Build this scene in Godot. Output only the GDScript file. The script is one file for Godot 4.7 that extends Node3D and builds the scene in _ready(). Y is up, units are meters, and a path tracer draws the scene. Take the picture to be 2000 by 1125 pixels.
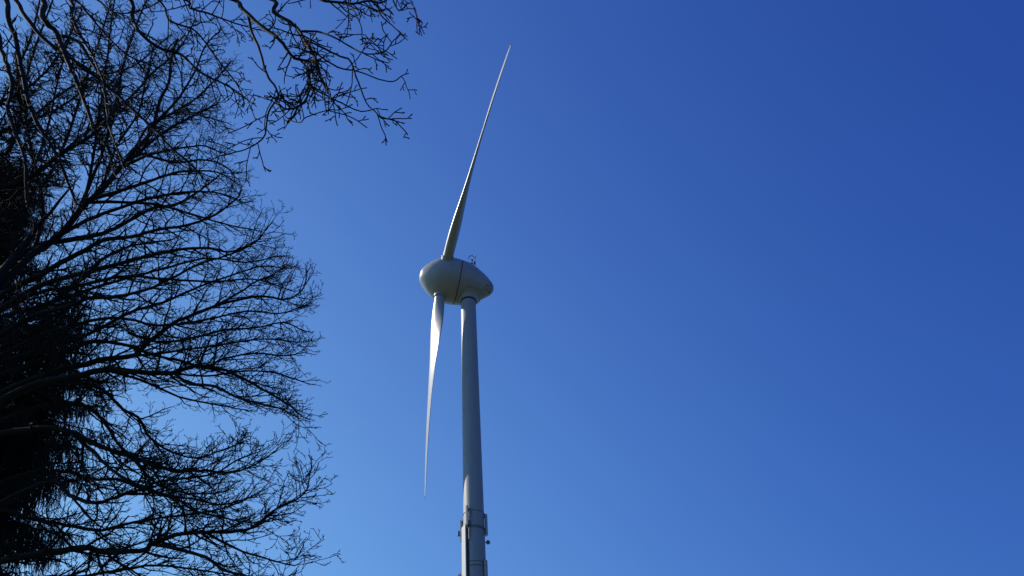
extends Node3D
# A wind turbine against a clear blue sky, seen from under bare branches and two spruces.

const CAM_HEIGHT := 1.6
const PITCH := 0.8222
const ROLL := -0.0894
const SUN_AZIMUTH := -75.2     # degrees to the left of the view
const SUN_ELEVATION := 40.8
const HUB_HEIGHT := 64.88
const TURBINE_AT := Vector3(-5.07, 0.0, -57.61)
const NACELLE_YAW := 0.3123
const ROTOR_TILT := 0.094
const ROTOR_PHASE := 0.106
const HUB_REACH := 2.98
const BLADE_LENGTH := 26.9
const BLADE_BEND := 1.62

# limbs as x, y, z, radius in metres, from the trunk outwards
const BARE_LIMBS := [
	[-9.48, 11.30, -8.50, 0.102, -9.47, 11.67, -8.57, 0.086, -9.46, 12.03, -8.62, 0.075, -9.28, 13.09, -8.68, 0.070, -9.04, 13.68, -8.74, 0.067, -8.92, 14.06, -8.72, 0.064, -8.85, 14.74, -8.72, 0.061, -8.71, 15.36, -8.77, 0.058, -8.60, 16.14, -8.77, 0.054, -8.58, 17.03, -8.86, 0.051, -8.54, 17.89, -8.97, 0.049, -8.48, 18.31, -8.87, 0.046, -8.72, 19.56, -8.89, 0.042, -8.85, 20.76, -8.98, 0.039, -9.19, 22.10, -9.00, 0.035, -9.40, 23.51, -9.00, 0.031],
	[-8.54, 16.23, -8.77, 0.046, -8.54, 17.23, -8.99, 0.043, -8.44, 18.16, -9.15, 0.038, -8.33, 19.25, -9.43, 0.033, -8.16, 20.11, -9.66, 0.028, -7.87, 20.79, -9.80, 0.023],
	[-9.48, 11.30, -8.50, 0.087, -10.14, 13.14, -8.38, 0.074, -10.67, 14.87, -8.28, 0.064, -10.34, 14.77, -8.15, 0.061, -9.79, 14.96, -8.09, 0.053, -9.20, 15.38, -7.84, 0.044, -8.67, 15.88, -7.74, 0.035, -8.40, 16.45, -7.60, 0.028, -8.55, 17.76, -7.60, 0.021],
	[-9.48, 11.30, -8.50, 0.059, -11.09, 14.83, -8.64, 0.050, -12.41, 18.06, -8.75, 0.044, -12.34, 18.39, -8.81, 0.042, -12.01, 19.24, -8.97, 0.036, -11.87, 20.52, -9.30, 0.029, -11.80, 22.01, -9.50, 0.022],
	[-9.48, 11.30, -8.50, 0.087, -9.64, 12.15, -8.65, 0.074, -9.77, 12.96, -8.78, 0.065, -9.67, 13.32, -8.85, 0.062, -9.42, 13.77, -8.92, 0.058, -8.89, 13.73, -8.85, 0.052, -8.46, 14.20, -9.10, 0.046, -8.15, 14.72, -9.23, 0.041, -7.81, 15.30, -9.34, 0.036, -7.29, 15.37, -9.32, 0.030, -7.00, 16.06, -9.48, 0.024, -6.76, 16.87, -9.60, 0.018],
	[-9.48, 11.23, -8.50, 0.074, -9.14, 11.56, -8.43, 0.063, -8.86, 11.82, -8.38, 0.055, -8.44, 11.92, -8.27, 0.051, -8.25, 12.16, -8.26, 0.048, -7.89, 12.62, -8.32, 0.044, -7.51, 12.68, -8.17, 0.040, -6.95, 12.73, -8.17, 0.034, -6.63, 12.90, -8.20, 0.031, -5.96, 12.78, -8.06, 0.025, -5.43, 12.99, -8.04, 0.020, -5.08, 13.46, -8.00, 0.015],
	[-9.48, 10.46, -8.50, 0.071, -8.94, 10.90, -8.32, 0.061, -8.50, 11.23, -8.18, 0.053, -8.04, 11.43, -8.06, 0.048, -7.55, 11.45, -7.95, 0.043, -7.08, 11.33, -7.79, 0.040, -6.62, 11.43, -7.76, 0.035, -6.16, 11.53, -7.73, 0.031, -5.59, 11.26, -7.45, 0.026, -5.00, 11.26, -7.46, 0.021, -4.45, 10.92, -7.32, 0.016, -4.02, 11.00, -7.20, 0.012],
	[-9.48, 10.53, -8.50, 0.073, -9.17, 10.86, -8.69, 0.062, -8.90, 11.13, -8.85, 0.054, -8.79, 11.78, -8.99, 0.049, -8.82, 12.44, -9.30, 0.046, -8.68, 12.92, -9.35, 0.042, -8.49, 13.26, -9.33, 0.037, -8.52, 13.88, -9.52, 0.034, -8.17, 14.52, -9.73, 0.026, -7.53, 14.81, -9.90, 0.017],
	[-9.48, 8.42, -8.50, 0.075, -8.63, 8.99, -8.47, 0.064, -7.94, 9.41, -8.45, 0.056, -7.34, 9.68, -8.42, 0.050, -6.99, 9.80, -8.46, 0.047, -6.59, 9.83, -8.40, 0.043, -6.14, 9.90, -8.43, 0.039, -6.05, 10.17, -8.48, 0.038, -5.74, 10.30, -8.33, 0.034, -5.59, 10.55, -8.38, 0.032, -4.98, 10.77, -8.32, 0.026, -4.34, 10.94, -8.34, 0.021, -3.75, 10.69, -8.24, 0.016, -3.53, 10.97, -8.27, 0.013, -3.55, 11.43, -8.30, 0.011],
	[-4.98, 10.77, -8.32, 0.022, -4.74, 11.29, -8.51, 0.019, -4.64, 11.73, -8.70, 0.017, -4.42, 12.12, -8.88, 0.014, -4.26, 12.35, -8.90, 0.012],
	[-9.48, 8.16, -8.50, 0.080, -8.41, 8.84, -8.42, 0.068, -7.53, 9.34, -8.35, 0.059, -7.06, 9.31, -8.22, 0.054, -6.68, 9.36, -8.22, 0.050, -6.39, 9.48, -8.27, 0.046, -5.78, 9.19, -8.06, 0.040, -5.49, 9.17, -8.12, 0.037, -5.16, 9.13, -8.11, 0.033, -4.92, 9.28, -8.17, 0.030, -4.46, 9.11, -8.09, 0.025, -4.02, 8.79, -7.98, 0.020, -3.59, 8.45, -7.94, 0.016, -3.23, 8.16, -7.91, 0.011, -3.06, 7.98, -7.90, 0.009],
	[-5.16, 9.13, -8.11, 0.026, -4.81, 8.82, -8.04, 0.023, -4.24, 8.43, -7.71, 0.019, -3.81, 8.05, -7.52, 0.016, -3.45, 7.80, -7.38, 0.013, -3.04, 7.49, -7.15, 0.010, -2.74, 7.22, -7.00, 0.007],
	[-9.48, 9.18, -8.50, 0.046, -8.45, 9.85, -8.60, 0.039, -7.60, 10.33, -8.68, 0.034, -7.20, 10.59, -8.73, 0.032, -6.65, 10.48, -8.74, 0.028, -6.12, 10.29, -8.88, 0.025, -5.65, 10.14, -8.91, 0.022, -5.28, 10.10, -9.06, 0.020, -4.97, 10.26, -9.08, 0.018, -4.46, 10.34, -9.10, 0.015, -4.01, 10.32, -9.21, 0.012, -3.72, 10.34, -9.20, 0.011],
	[-9.48, 7.42, -8.50, 0.066, -8.53, 8.05, -8.46, 0.056, -7.75, 8.50, -8.43, 0.049, -7.23, 8.51, -8.38, 0.044, -6.89, 8.54, -8.45, 0.041, -6.55, 8.39, -8.37, 0.038, -6.28, 8.23, -8.39, 0.035, -5.69, 7.87, -8.25, 0.030, -5.47, 7.84, -8.34, 0.028, -5.05, 7.55, -8.19, 0.024, -4.70, 7.41, -8.15, 0.021, -4.30, 7.42, -8.24, 0.017, -3.94, 7.31, -8.18, 0.014, -3.65, 7.44, -8.23, 0.011, -3.40, 7.60, -8.20, 0.008],
	[-6.48, 8.32, -8.37, 0.027, -6.14, 8.05, -8.41, 0.024, -5.56, 7.49, -8.10, 0.021, -5.16, 7.20, -8.01, 0.019, -4.77, 6.98, -7.95, 0.017, -4.43, 6.81, -7.88, 0.015, -4.05, 6.51, -7.73, 0.013, -3.65, 6.31, -7.61, 0.011, -3.30, 6.18, -7.56, 0.009, -2.94, 6.07, -7.40, 0.007],
	[-9.48, 8.02, -8.50, 0.043, -8.36, 8.74, -8.61, 0.037, -7.43, 9.25, -8.70, 0.032, -7.06, 9.31, -8.81, 0.029, -6.67, 9.10, -8.77, 0.027, -6.45, 8.90, -8.88, 0.025, -6.15, 8.53, -8.96, 0.022, -5.82, 8.21, -8.95, 0.019, -5.51, 7.93, -9.11, 0.016, -5.08, 7.72, -9.12, 0.013, -4.78, 7.76, -9.30, 0.011, -4.48, 7.77, -9.30, 0.009],
	[-9.48, 6.75, -8.50, 0.042, -8.38, 7.46, -8.65, 0.036, -7.47, 7.96, -8.78, 0.031, -7.14, 8.12, -8.90, 0.029, -6.78, 8.14, -8.99, 0.026, -6.40, 8.01, -9.03, 0.024, -6.12, 8.05, -9.14, 0.022, -5.64, 7.82, -9.11, 0.019, -5.34, 7.76, -9.25, 0.017, -4.99, 7.78, -9.44, 0.014, -4.54, 7.61, -9.38, 0.011, -4.28, 7.81, -9.60, 0.009],
	[-9.48, 5.77, -8.50, 0.041, -7.85, 6.75, -8.34, 0.035, -6.51, 7.42, -8.20, 0.030, -5.99, 7.15, -8.13, 0.027, -5.48, 6.84, -7.88, 0.023, -5.37, 6.92, -7.98, 0.022, -5.02, 6.87, -7.79, 0.020, -4.84, 6.94, -7.83, 0.019, -4.61, 6.95, -7.72, 0.017, -4.17, 6.82, -7.51, 0.015, -3.83, 6.89, -7.56, 0.012, -3.57, 6.99, -7.48, 0.010, -3.26, 6.95, -7.30, 0.008],
	[-9.48, 5.03, -8.50, 0.069, -8.17, 5.84, -8.43, 0.059, -7.09, 6.41, -8.38, 0.051, -6.69, 6.42, -8.34, 0.048, -6.28, 6.43, -8.29, 0.044, -5.96, 6.44, -8.28, 0.041, -5.52, 6.41, -8.19, 0.037, -5.38, 6.40, -8.31, 0.035, -4.81, 6.29, -8.17, 0.030, -4.68, 6.38, -8.18, 0.029, -4.29, 6.43, -8.10, 0.025, -4.00, 6.41, -8.09, 0.022, -3.57, 6.35, -8.02, 0.019, -3.39, 6.50, -8.16, 0.016, -3.18, 6.61, -8.04, 0.014, -2.96, 6.75, -8.09, 0.011, -2.81, 6.85, -8.02, 0.010, -2.80, 7.06, -8.00, 0.008],
	[-4.68, 6.37, -8.18, 0.025, -4.20, 6.13, -7.94, 0.021, -3.79, 5.91, -7.77, 0.018, -3.43, 5.62, -7.57, 0.014, -3.04, 5.42, -7.40, 0.011, -2.68, 5.25, -7.20, 0.008],
	[-4.00, 6.41, -8.09, 0.018, -3.70, 6.29, -8.31, 0.014, -3.37, 6.25, -8.57, 0.011, -3.17, 6.20, -8.63, 0.009, -3.08, 6.25, -8.80, 0.008],
	[-9.48, 8.65, -8.50, 0.041, -8.39, 9.35, -8.69, 0.035, -7.50, 9.85, -8.85, 0.030, -7.09, 9.79, -8.93, 0.028, -6.94, 9.86, -9.18, 0.026, -6.47, 9.41, -9.16, 0.023, -6.21, 9.26, -9.22, 0.022, -6.02, 9.00, -9.43, 0.019, -5.73, 8.84, -9.61, 0.017, -5.24, 8.61, -9.56, 0.014, -4.97, 8.87, -9.78, 0.012, -4.72, 9.08, -9.90, 0.010],
	[-9.48, 9.55, -8.50, 0.047, -8.77, 10.07, -8.62, 0.040, -8.19, 10.45, -8.72, 0.035, -7.76, 10.64, -8.76, 0.032, -7.32, 10.86, -8.77, 0.030, -7.03, 11.57, -9.03, 0.027, -6.47, 11.84, -9.08, 0.024, -5.96, 12.30, -9.18, 0.021, -5.35, 12.64, -9.22, 0.017, -4.92, 12.98, -9.37, 0.015, -4.45, 12.87, -9.40, 0.012],
	[-9.48, 9.68, -8.50, 0.051, -8.66, 10.26, -8.29, 0.044, -7.98, 10.68, -8.12, 0.038, -7.27, 10.62, -7.92, 0.034, -6.88, 10.70, -7.84, 0.031, -6.30, 10.47, -7.66, 0.027, -5.60, 10.42, -7.48, 0.023, -5.03, 10.78, -7.43, 0.018, -4.42, 10.64, -7.17, 0.014, -4.02, 10.75, -7.10, 0.012, -3.82, 10.92, -7.00, 0.010],
	[-8.76, 14.95, -8.72, 0.046, -7.90, 14.71, -8.42, 0.038, -7.07, 14.51, -8.10, 0.030, -6.25, 14.23, -7.80, 0.023, -5.47, 13.79, -7.60, 0.016, -4.97, 13.17, -7.40, 0.012],
	[-9.11, 13.61, -8.74, 0.045, -8.56, 14.14, -8.69, 0.040, -7.98, 14.47, -8.68, 0.034, -7.35, 14.72, -8.66, 0.029, -6.65, 14.87, -8.71, 0.023, -5.92, 14.63, -8.66, 0.018, -5.32, 14.14, -8.60, 0.014],
	[-9.28, 13.09, -8.68, 0.040, -9.77, 14.70, -8.85, 0.039, -10.84, 16.76, -8.95, 0.038, -12.34, 19.59, -9.07, 0.036, -13.93, 23.13, -9.37, 0.035, -15.04, 26.62, -9.52, 0.033, -16.19, 30.74, -9.60, 0.029],
	[-8.91, 14.48, -8.72, 0.039, -9.47, 17.07, -9.01, 0.037, -10.24, 20.06, -9.31, 0.036, -11.20, 23.31, -9.56, 0.034, -11.95, 26.51, -9.75, 0.032, -12.64, 30.19, -9.90, 0.029],
	[-9.48, 11.30, -8.50, 0.059, -10.29, 13.05, -8.75, 0.050, -10.94, 14.64, -8.95, 0.044, -10.97, 15.69, -9.18, 0.042, -10.81, 16.85, -9.30, 0.040, -11.48, 19.41, -9.67, 0.039, -12.14, 22.22, -9.74, 0.036, -13.35, 26.43, -10.13, 0.033, -14.41, 30.62, -10.30, 0.030],
	[-9.48, 11.30, -8.50, 0.062, -10.54, 13.88, -8.46, 0.053, -11.41, 16.27, -8.43, 0.046, -11.21, 16.88, -8.43, 0.043, -11.69, 18.57, -8.40, 0.040, -12.81, 21.00, -8.42, 0.036, -13.36, 23.23, -8.35, 0.031, -14.18, 26.14, -8.20, 0.025],
	[-8.58, 17.03, -8.86, 0.036, -7.96, 16.76, -8.97, 0.031, -7.50, 16.68, -9.07, 0.027, -7.16, 17.27, -9.41, 0.022, -6.59, 16.94, -9.44, 0.018, -6.37, 16.70, -9.60, 0.015],
	[-9.48, 6.25, -8.50, 0.039, -8.39, 6.96, -8.68, 0.033, -7.49, 7.46, -8.82, 0.029, -7.02, 7.39, -8.95, 0.026, -6.59, 7.35, -9.14, 0.024, -6.01, 7.20, -9.11, 0.021, -5.66, 7.33, -9.19, 0.019, -5.31, 7.54, -9.47, 0.016, -4.85, 7.64, -9.59, 0.014, -4.45, 7.79, -9.68, 0.012, -4.15, 8.05, -9.80, 0.010],
	[-9.48, 4.82, -8.50, 0.035, -8.09, 5.67, -8.62, 0.030, -6.96, 6.27, -8.72, 0.026, -6.45, 6.43, -8.88, 0.023, -5.95, 6.44, -8.94, 0.020, -5.52, 6.51, -9.00, 0.018, -5.16, 6.64, -9.19, 0.015, -4.68, 6.58, -9.25, 0.013, -4.31, 6.55, -9.40, 0.010],
	[-6.64, 10.75, -8.74, 0.026, -6.10, 10.56, -8.84, 0.023, -5.72, 10.96, -9.21, 0.021, -5.29, 11.26, -9.38, 0.019, -4.84, 11.49, -9.61, 0.016, -4.38, 11.66, -9.71, 0.014, -4.07, 11.60, -9.90, 0.012],
	[-8.46, 18.31, -8.87, 0.036, -8.03, 19.19, -8.68, 0.030, -7.87, 20.28, -8.54, 0.026, -7.88, 21.61, -8.43, 0.021, -7.65, 22.49, -8.40, 0.018],
	[-8.85, 14.74, -8.72, 0.032, -8.92, 15.68, -8.43, 0.030, -8.99, 16.90, -7.99, 0.027, -9.29, 18.59, -7.69, 0.023, -9.62, 20.42, -7.31, 0.020, -9.90, 22.04, -7.00, 0.016],
	[-8.58, 17.03, -8.86, 0.034, -8.94, 18.87, -9.22, 0.032, -8.50, 19.24, -9.18, 0.029, -8.33, 20.91, -9.58, 0.026, -8.16, 22.43, -9.74, 0.022, -8.13, 23.76, -9.90, 0.019],
	[-8.48, 18.31, -8.87, 0.031, -7.67, 18.09, -8.51, 0.024, -6.60, 16.89, -8.07, 0.018, -5.95, 16.25, -7.90, 0.013],
	[-9.79, 14.96, -8.09, 0.030, -10.53, 17.33, -8.36, 0.028, -11.74, 20.53, -8.73, 0.027, -12.79, 23.73, -8.94, 0.024, -14.03, 27.56, -9.20, 0.021],
	[-9.48, 11.30, -8.50, 0.051, -11.04, 15.03, -8.35, 0.043, -12.31, 18.48, -8.22, 0.038, -12.12, 18.70, -8.15, 0.036, -11.59, 18.82, -8.00, 0.032, -11.24, 19.64, -7.89, 0.027, -11.00, 20.74, -7.60, 0.022, -11.06, 22.25, -7.40, 0.017],
	[-9.20, 15.38, -7.84, 0.032, -8.99, 16.58, -7.93, 0.030, -8.95, 18.65, -8.30, 0.027, -8.89, 20.22, -8.41, 0.025, -8.68, 21.79, -8.52, 0.021, -9.13, 24.71, -8.90, 0.019],
	[-12.05, 19.24, -8.97, 0.034, -12.11, 20.90, -9.20, 0.033, -12.04, 22.94, -9.63, 0.030, -11.21, 23.92, -9.85, 0.026, -11.06, 26.93, -10.20, 0.021],
	[-9.48, 11.00, -8.50, 0.045, -9.03, 11.39, -8.67, 0.039, -8.66, 11.70, -8.80, 0.034, -8.34, 11.82, -8.80, 0.032, -7.76, 12.37, -8.99, 0.029, -7.12, 13.06, -9.32, 0.025, -6.24, 13.49, -9.45, 0.020, -5.43, 13.42, -9.59, 0.016, -4.86, 13.67, -9.70, 0.013],
	[-9.48, 9.26, -8.50, 0.043, -8.53, 9.90, -8.36, 0.037, -7.74, 10.36, -8.25, 0.032, -7.30, 10.40, -8.17, 0.030, -6.49, 10.41, -8.04, 0.025, -5.60, 10.04, -7.96, 0.021, -4.79, 9.91, -7.81, 0.017, -4.10, 9.87, -7.67, 0.014, -3.49, 9.57, -7.50, 0.011, -3.19, 9.67, -7.50, 0.009],
	[-6.39, 9.48, -8.27, 0.024, -5.92, 9.46, -8.59, 0.020, -5.38, 9.25, -8.80, 0.016, -4.96, 9.35, -9.18, 0.013, -4.57, 9.30, -9.30, 0.010],
	[-9.48, 11.15, -8.50, 0.048, -8.97, 11.56, -8.55, 0.041, -8.54, 11.88, -8.60, 0.035, -7.87, 11.89, -8.56, 0.032, -7.19, 12.22, -8.69, 0.028, -6.33, 12.10, -8.76, 0.023, -5.40, 11.88, -8.73, 0.018, -4.83, 12.14, -8.97, 0.015, -4.10, 11.69, -8.90, 0.011],
	[-6.38, 9.85, -8.40, 0.023, -5.61, 9.70, -8.24, 0.020, -4.85, 9.40, -7.90, 0.016, -4.24, 9.30, -7.76, 0.014, -3.64, 9.10, -7.53, 0.011, -3.04, 8.75, -7.30, 0.009],
	[-8.60, 16.24, -8.77, 0.035, -7.58, 15.93, -8.34, 0.027, -7.04, 16.03, -8.32, 0.022, -6.31, 15.68, -8.11, 0.016, -5.84, 15.16, -8.00, 0.013],
	[-8.83, 14.83, -8.72, 0.039, -8.27, 14.95, -8.86, 0.035, -7.42, 14.89, -8.98, 0.028, -6.68, 14.71, -9.21, 0.023, -5.91, 14.47, -9.39, 0.017, -5.47, 14.41, -9.50, 0.013],
	[-5.16, 9.13, -8.11, 0.018, -4.78, 9.19, -8.31, 0.016, -4.28, 9.30, -8.39, 0.014, -3.81, 9.30, -8.49, 0.012, -3.38, 9.17, -8.60, 0.010],
	[-8.71, 15.36, -8.77, 0.031, -8.71, 16.56, -8.49, 0.027, -8.16, 17.18, -7.97, 0.022, -8.20, 18.32, -7.66, 0.019, -8.25, 19.43, -7.40, 0.015],
]
const OVERHANG_LIMBS := [
	[-6.60, 8.80, -1.20, 0.050, -6.24, 10.70, -2.25, 0.042, -5.88, 11.69, -3.30, 0.037, -5.35, 10.67, -3.30, 0.031, -5.16, 10.45, -3.41, 0.029, -4.78, 9.75, -3.44, 0.024, -4.48, 9.21, -3.48, 0.021, -4.22, 8.72, -3.51, 0.018, -3.97, 8.26, -3.53, 0.015, -3.74, 7.91, -3.57, 0.013, -3.57, 7.53, -3.60, 0.010],
	[-5.13, 10.40, -3.41, 0.020, -4.84, 10.14, -3.37, 0.018, -4.58, 9.81, -3.33, 0.017, -4.27, 9.28, -3.29, 0.015, -4.00, 8.85, -3.28, 0.013, -3.80, 8.43, -3.22, 0.012, -3.41, 7.55, -3.12, 0.009, -3.10, 6.95, -3.04, 0.007, -2.92, 6.61, -3.00, 0.006],
	[-6.60, 8.80, -1.20, 0.046, -6.54, 10.83, -2.29, 0.039, -6.49, 11.94, -3.37, 0.034, -6.04, 11.12, -3.42, 0.030, -5.82, 10.70, -3.53, 0.027, -5.45, 9.95, -3.57, 0.024, -5.13, 9.28, -3.63, 0.020, -4.81, 8.73, -3.69, 0.017, -4.50, 8.30, -3.74, 0.014, -4.25, 7.87, -3.84, 0.012, -4.07, 7.54, -3.90, 0.010],
	[-6.60, 8.64, -1.20, 0.041, -6.29, 10.02, -2.23, 0.035, -5.98, 10.61, -3.25, 0.031, -5.50, 9.85, -3.30, 0.026, -5.17, 9.31, -3.28, 0.023, -4.90, 8.79, -3.30, 0.020, -4.80, 8.43, -3.32, 0.018, -4.53, 7.95, -3.35, 0.016, -4.21, 7.43, -3.33, 0.013, -4.00, 6.88, -3.40, 0.009],
	[-6.60, 8.80, -1.20, 0.040, -6.60, 11.01, -2.33, 0.034, -6.60, 12.25, -3.45, 0.030, -5.99, 11.39, -3.54, 0.026, -5.50, 10.75, -3.61, 0.023, -5.20, 10.49, -3.72, 0.021, -4.88, 10.19, -3.74, 0.019, -4.62, 9.94, -3.84, 0.017, -4.36, 9.68, -3.92, 0.016, -4.06, 9.30, -3.94, 0.014, -3.80, 9.02, -4.00, 0.012, -3.58, 8.75, -4.08, 0.011, -3.31, 8.46, -4.15, 0.009, -3.14, 8.26, -4.20, 0.008],
	[-6.60, 8.79, -1.20, 0.029, -5.87, 10.29, -2.15, 0.024, -5.14, 10.91, -3.10, 0.021, -4.53, 9.79, -3.01, 0.016, -4.27, 9.32, -3.00, 0.014, -4.02, 8.89, -2.99, 0.012, -3.72, 8.36, -2.90, 0.010, -3.42, 7.79, -2.85, 0.007, -3.21, 7.30, -2.80, 0.006],
	[-6.60, 8.80, -1.20, 0.020, -6.04, 10.69, -2.29, 0.017, -5.48, 11.62, -3.38, 0.015, -5.12, 11.22, -3.45, 0.013, -4.84, 10.88, -3.60, 0.012, -4.46, 10.39, -3.68, 0.010, -4.23, 10.26, -3.77, 0.009, -3.99, 10.27, -3.90, 0.008],
	[-6.60, 8.80, -1.20, 0.035, -5.63, 10.62, -2.26, 0.030, -4.66, 11.38, -3.32, 0.026, -4.34, 10.73, -3.42, 0.022, -4.06, 10.19, -3.40, 0.020, -3.83, 9.98, -3.50, 0.018, -3.55, 9.86, -3.56, 0.015, -3.24, 9.42, -3.58, 0.013, -2.92, 9.19, -3.65, 0.010, -2.75, 9.07, -3.72, 0.008, -2.59, 8.83, -3.70, 0.007],
	[-6.60, 7.77, -1.20, 0.038, -4.91, 9.96, -2.21, 0.033, -3.23, 10.74, -3.22, 0.028, -2.80, 10.17, -3.23, 0.024, -2.53, 9.71, -3.23, 0.021, -2.22, 9.24, -3.22, 0.018, -2.05, 8.92, -3.27, 0.016, -1.94, 8.87, -3.30, 0.015, -1.84, 8.78, -3.30, 0.014, -1.79, 8.38, -3.26, 0.012, -1.75, 8.18, -3.26, 0.011, -1.77, 7.96, -3.28, 0.010, -1.84, 7.87, -3.30, 0.009, -1.93, 7.84, -3.29, 0.008, -2.02, 7.95, -3.30, 0.008],
	[-6.60, 7.21, -1.20, 0.034, -4.64, 9.58, -2.18, 0.029, -2.67, 10.42, -3.15, 0.025, -2.35, 9.78, -3.13, 0.021, -2.03, 9.28, -3.10, 0.017, -1.84, 8.79, -3.07, 0.014, -1.70, 8.41, -3.06, 0.012, -1.62, 8.15, -3.05, 0.011, -1.56, 7.89, -3.03, 0.009, -1.45, 7.57, -3.03, 0.007, -1.36, 7.33, -3.00, 0.006],
	[-2.71, 10.03, -3.23, 0.016, -2.66, 9.80, -3.30, 0.015, -2.44, 9.19, -3.31, 0.013, -2.28, 8.68, -3.33, 0.011, -2.13, 8.35, -3.32, 0.010, -2.11, 8.26, -3.38, 0.010, -2.13, 7.92, -3.35, 0.009, -2.12, 7.63, -3.40, 0.007, -2.19, 7.62, -3.47, 0.007, -2.31, 7.53, -3.49, 0.006, -2.45, 7.50, -3.50, 0.006],
	[-1.96, 9.11, -3.10, 0.012, -1.78, 8.99, -3.06, 0.011, -1.58, 8.69, -2.98, 0.009, -1.39, 8.42, -2.96, 0.008, -1.20, 8.06, -2.90, 0.007, -1.07, 7.96, -2.89, 0.006, -0.95, 8.00, -2.89, 0.006, -0.87, 7.97, -2.80, 0.005],
	[-1.87, 8.85, -3.07, 0.011, -1.60, 8.60, -3.10, 0.010, -1.45, 8.41, -3.09, 0.009, -1.35, 8.31, -3.09, 0.009, -1.27, 8.04, -3.13, 0.008, -1.14, 7.58, -3.16, 0.006, -1.03, 7.36, -3.15, 0.006, -0.99, 7.33, -3.19, 0.005, -0.86, 7.32, -3.20, 0.005],
	[-1.71, 8.50, -3.06, 0.009, -1.47, 8.27, -3.13, 0.008, -1.31, 8.41, -3.26, 0.007, -1.12, 8.37, -3.34, 0.006, -0.99, 8.40, -3.39, 0.006, -0.92, 8.51, -3.40, 0.006],
	[-1.74, 8.16, -3.26, 0.009, -1.56, 8.05, -3.32, 0.008, -1.43, 8.03, -3.40, 0.007, -1.28, 7.95, -3.44, 0.006, -1.15, 8.09, -3.50, 0.005],
	[-6.60, 6.86, -1.20, 0.024, -4.34, 9.48, -2.19, 0.021, -2.07, 10.37, -3.18, 0.018, -1.88, 10.06, -3.15, 0.016, -1.59, 9.88, -3.14, 0.014, -1.49, 9.74, -3.11, 0.013, -1.29, 9.74, -3.09, 0.011, -1.16, 9.78, -3.14, 0.010, -1.03, 9.88, -3.10, 0.009, -0.93, 10.00, -3.10, 0.008],
	[-1.21, 9.79, -3.14, 0.008, -1.15, 9.56, -3.19, 0.008, -1.00, 9.39, -3.28, 0.006, -0.90, 9.18, -3.30, 0.005],
	[-1.49, 9.74, -3.11, 0.008, -1.28, 8.91, -3.01, 0.006, -1.22, 8.51, -3.00, 0.005, -1.12, 8.43, -3.00, 0.005],
	[-1.03, 9.77, -3.10, 0.008, -0.92, 9.32, -3.06, 0.007, -0.81, 9.38, -3.01, 0.007, -0.72, 9.02, -2.96, 0.006, -0.68, 8.44, -2.90, 0.005],
	[-2.02, 7.95, -3.30, 0.006, -1.90, 7.66, -3.28, 0.006, -1.73, 7.44, -3.22, 0.005, -1.65, 7.42, -3.16, 0.005, -1.45, 7.41, -3.11, 0.005, -1.36, 7.38, -3.10, 0.004],
	[-6.60, 8.55, -1.20, 0.021, -5.27, 10.50, -2.27, 0.018, -3.94, 11.23, -3.35, 0.016, -3.73, 11.04, -3.47, 0.014, -3.50, 11.01, -3.56, 0.012, -3.17, 10.85, -3.64, 0.009, -2.95, 10.97, -3.80, 0.007],
	[-6.60, 8.80, -1.20, 0.016, -5.85, 10.61, -2.26, 0.014, -5.11, 11.44, -3.33, 0.012, -4.80, 11.20, -3.47, 0.010, -4.59, 11.21, -3.53, 0.009, -4.47, 11.75, -3.65, 0.008, -4.43, 12.25, -3.70, 0.007],
	[-6.60, 8.80, -1.20, 0.020, -5.53, 10.84, -2.34, 0.017, -4.46, 11.71, -3.48, 0.015, -4.11, 11.19, -3.66, 0.013, -3.83, 11.18, -3.82, 0.012, -3.51, 10.72, -3.99, 0.010, -3.30, 10.52, -4.26, 0.008, -3.13, 10.16, -4.30, 0.007],
]

var paint: StandardMaterial3D
var tower_paint: StandardMaterial3D
var seal: StandardMaterial3D
var steel: StandardMaterial3D
var antenna_white: StandardMaterial3D
var duct_white: StandardMaterial3D
var print_black: StandardMaterial3D
var bark: StandardMaterial3D
var bark_darkened: StandardMaterial3D
var spruce_bark: StandardMaterial3D
var needles_mat: StandardMaterial3D
var axis_dir: Vector3      # points upwind, out of the nose
var side_dir: Vector3      # horizontal, in the rotor plane
var rise_dir: Vector3      # up, in the rotor plane

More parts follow.
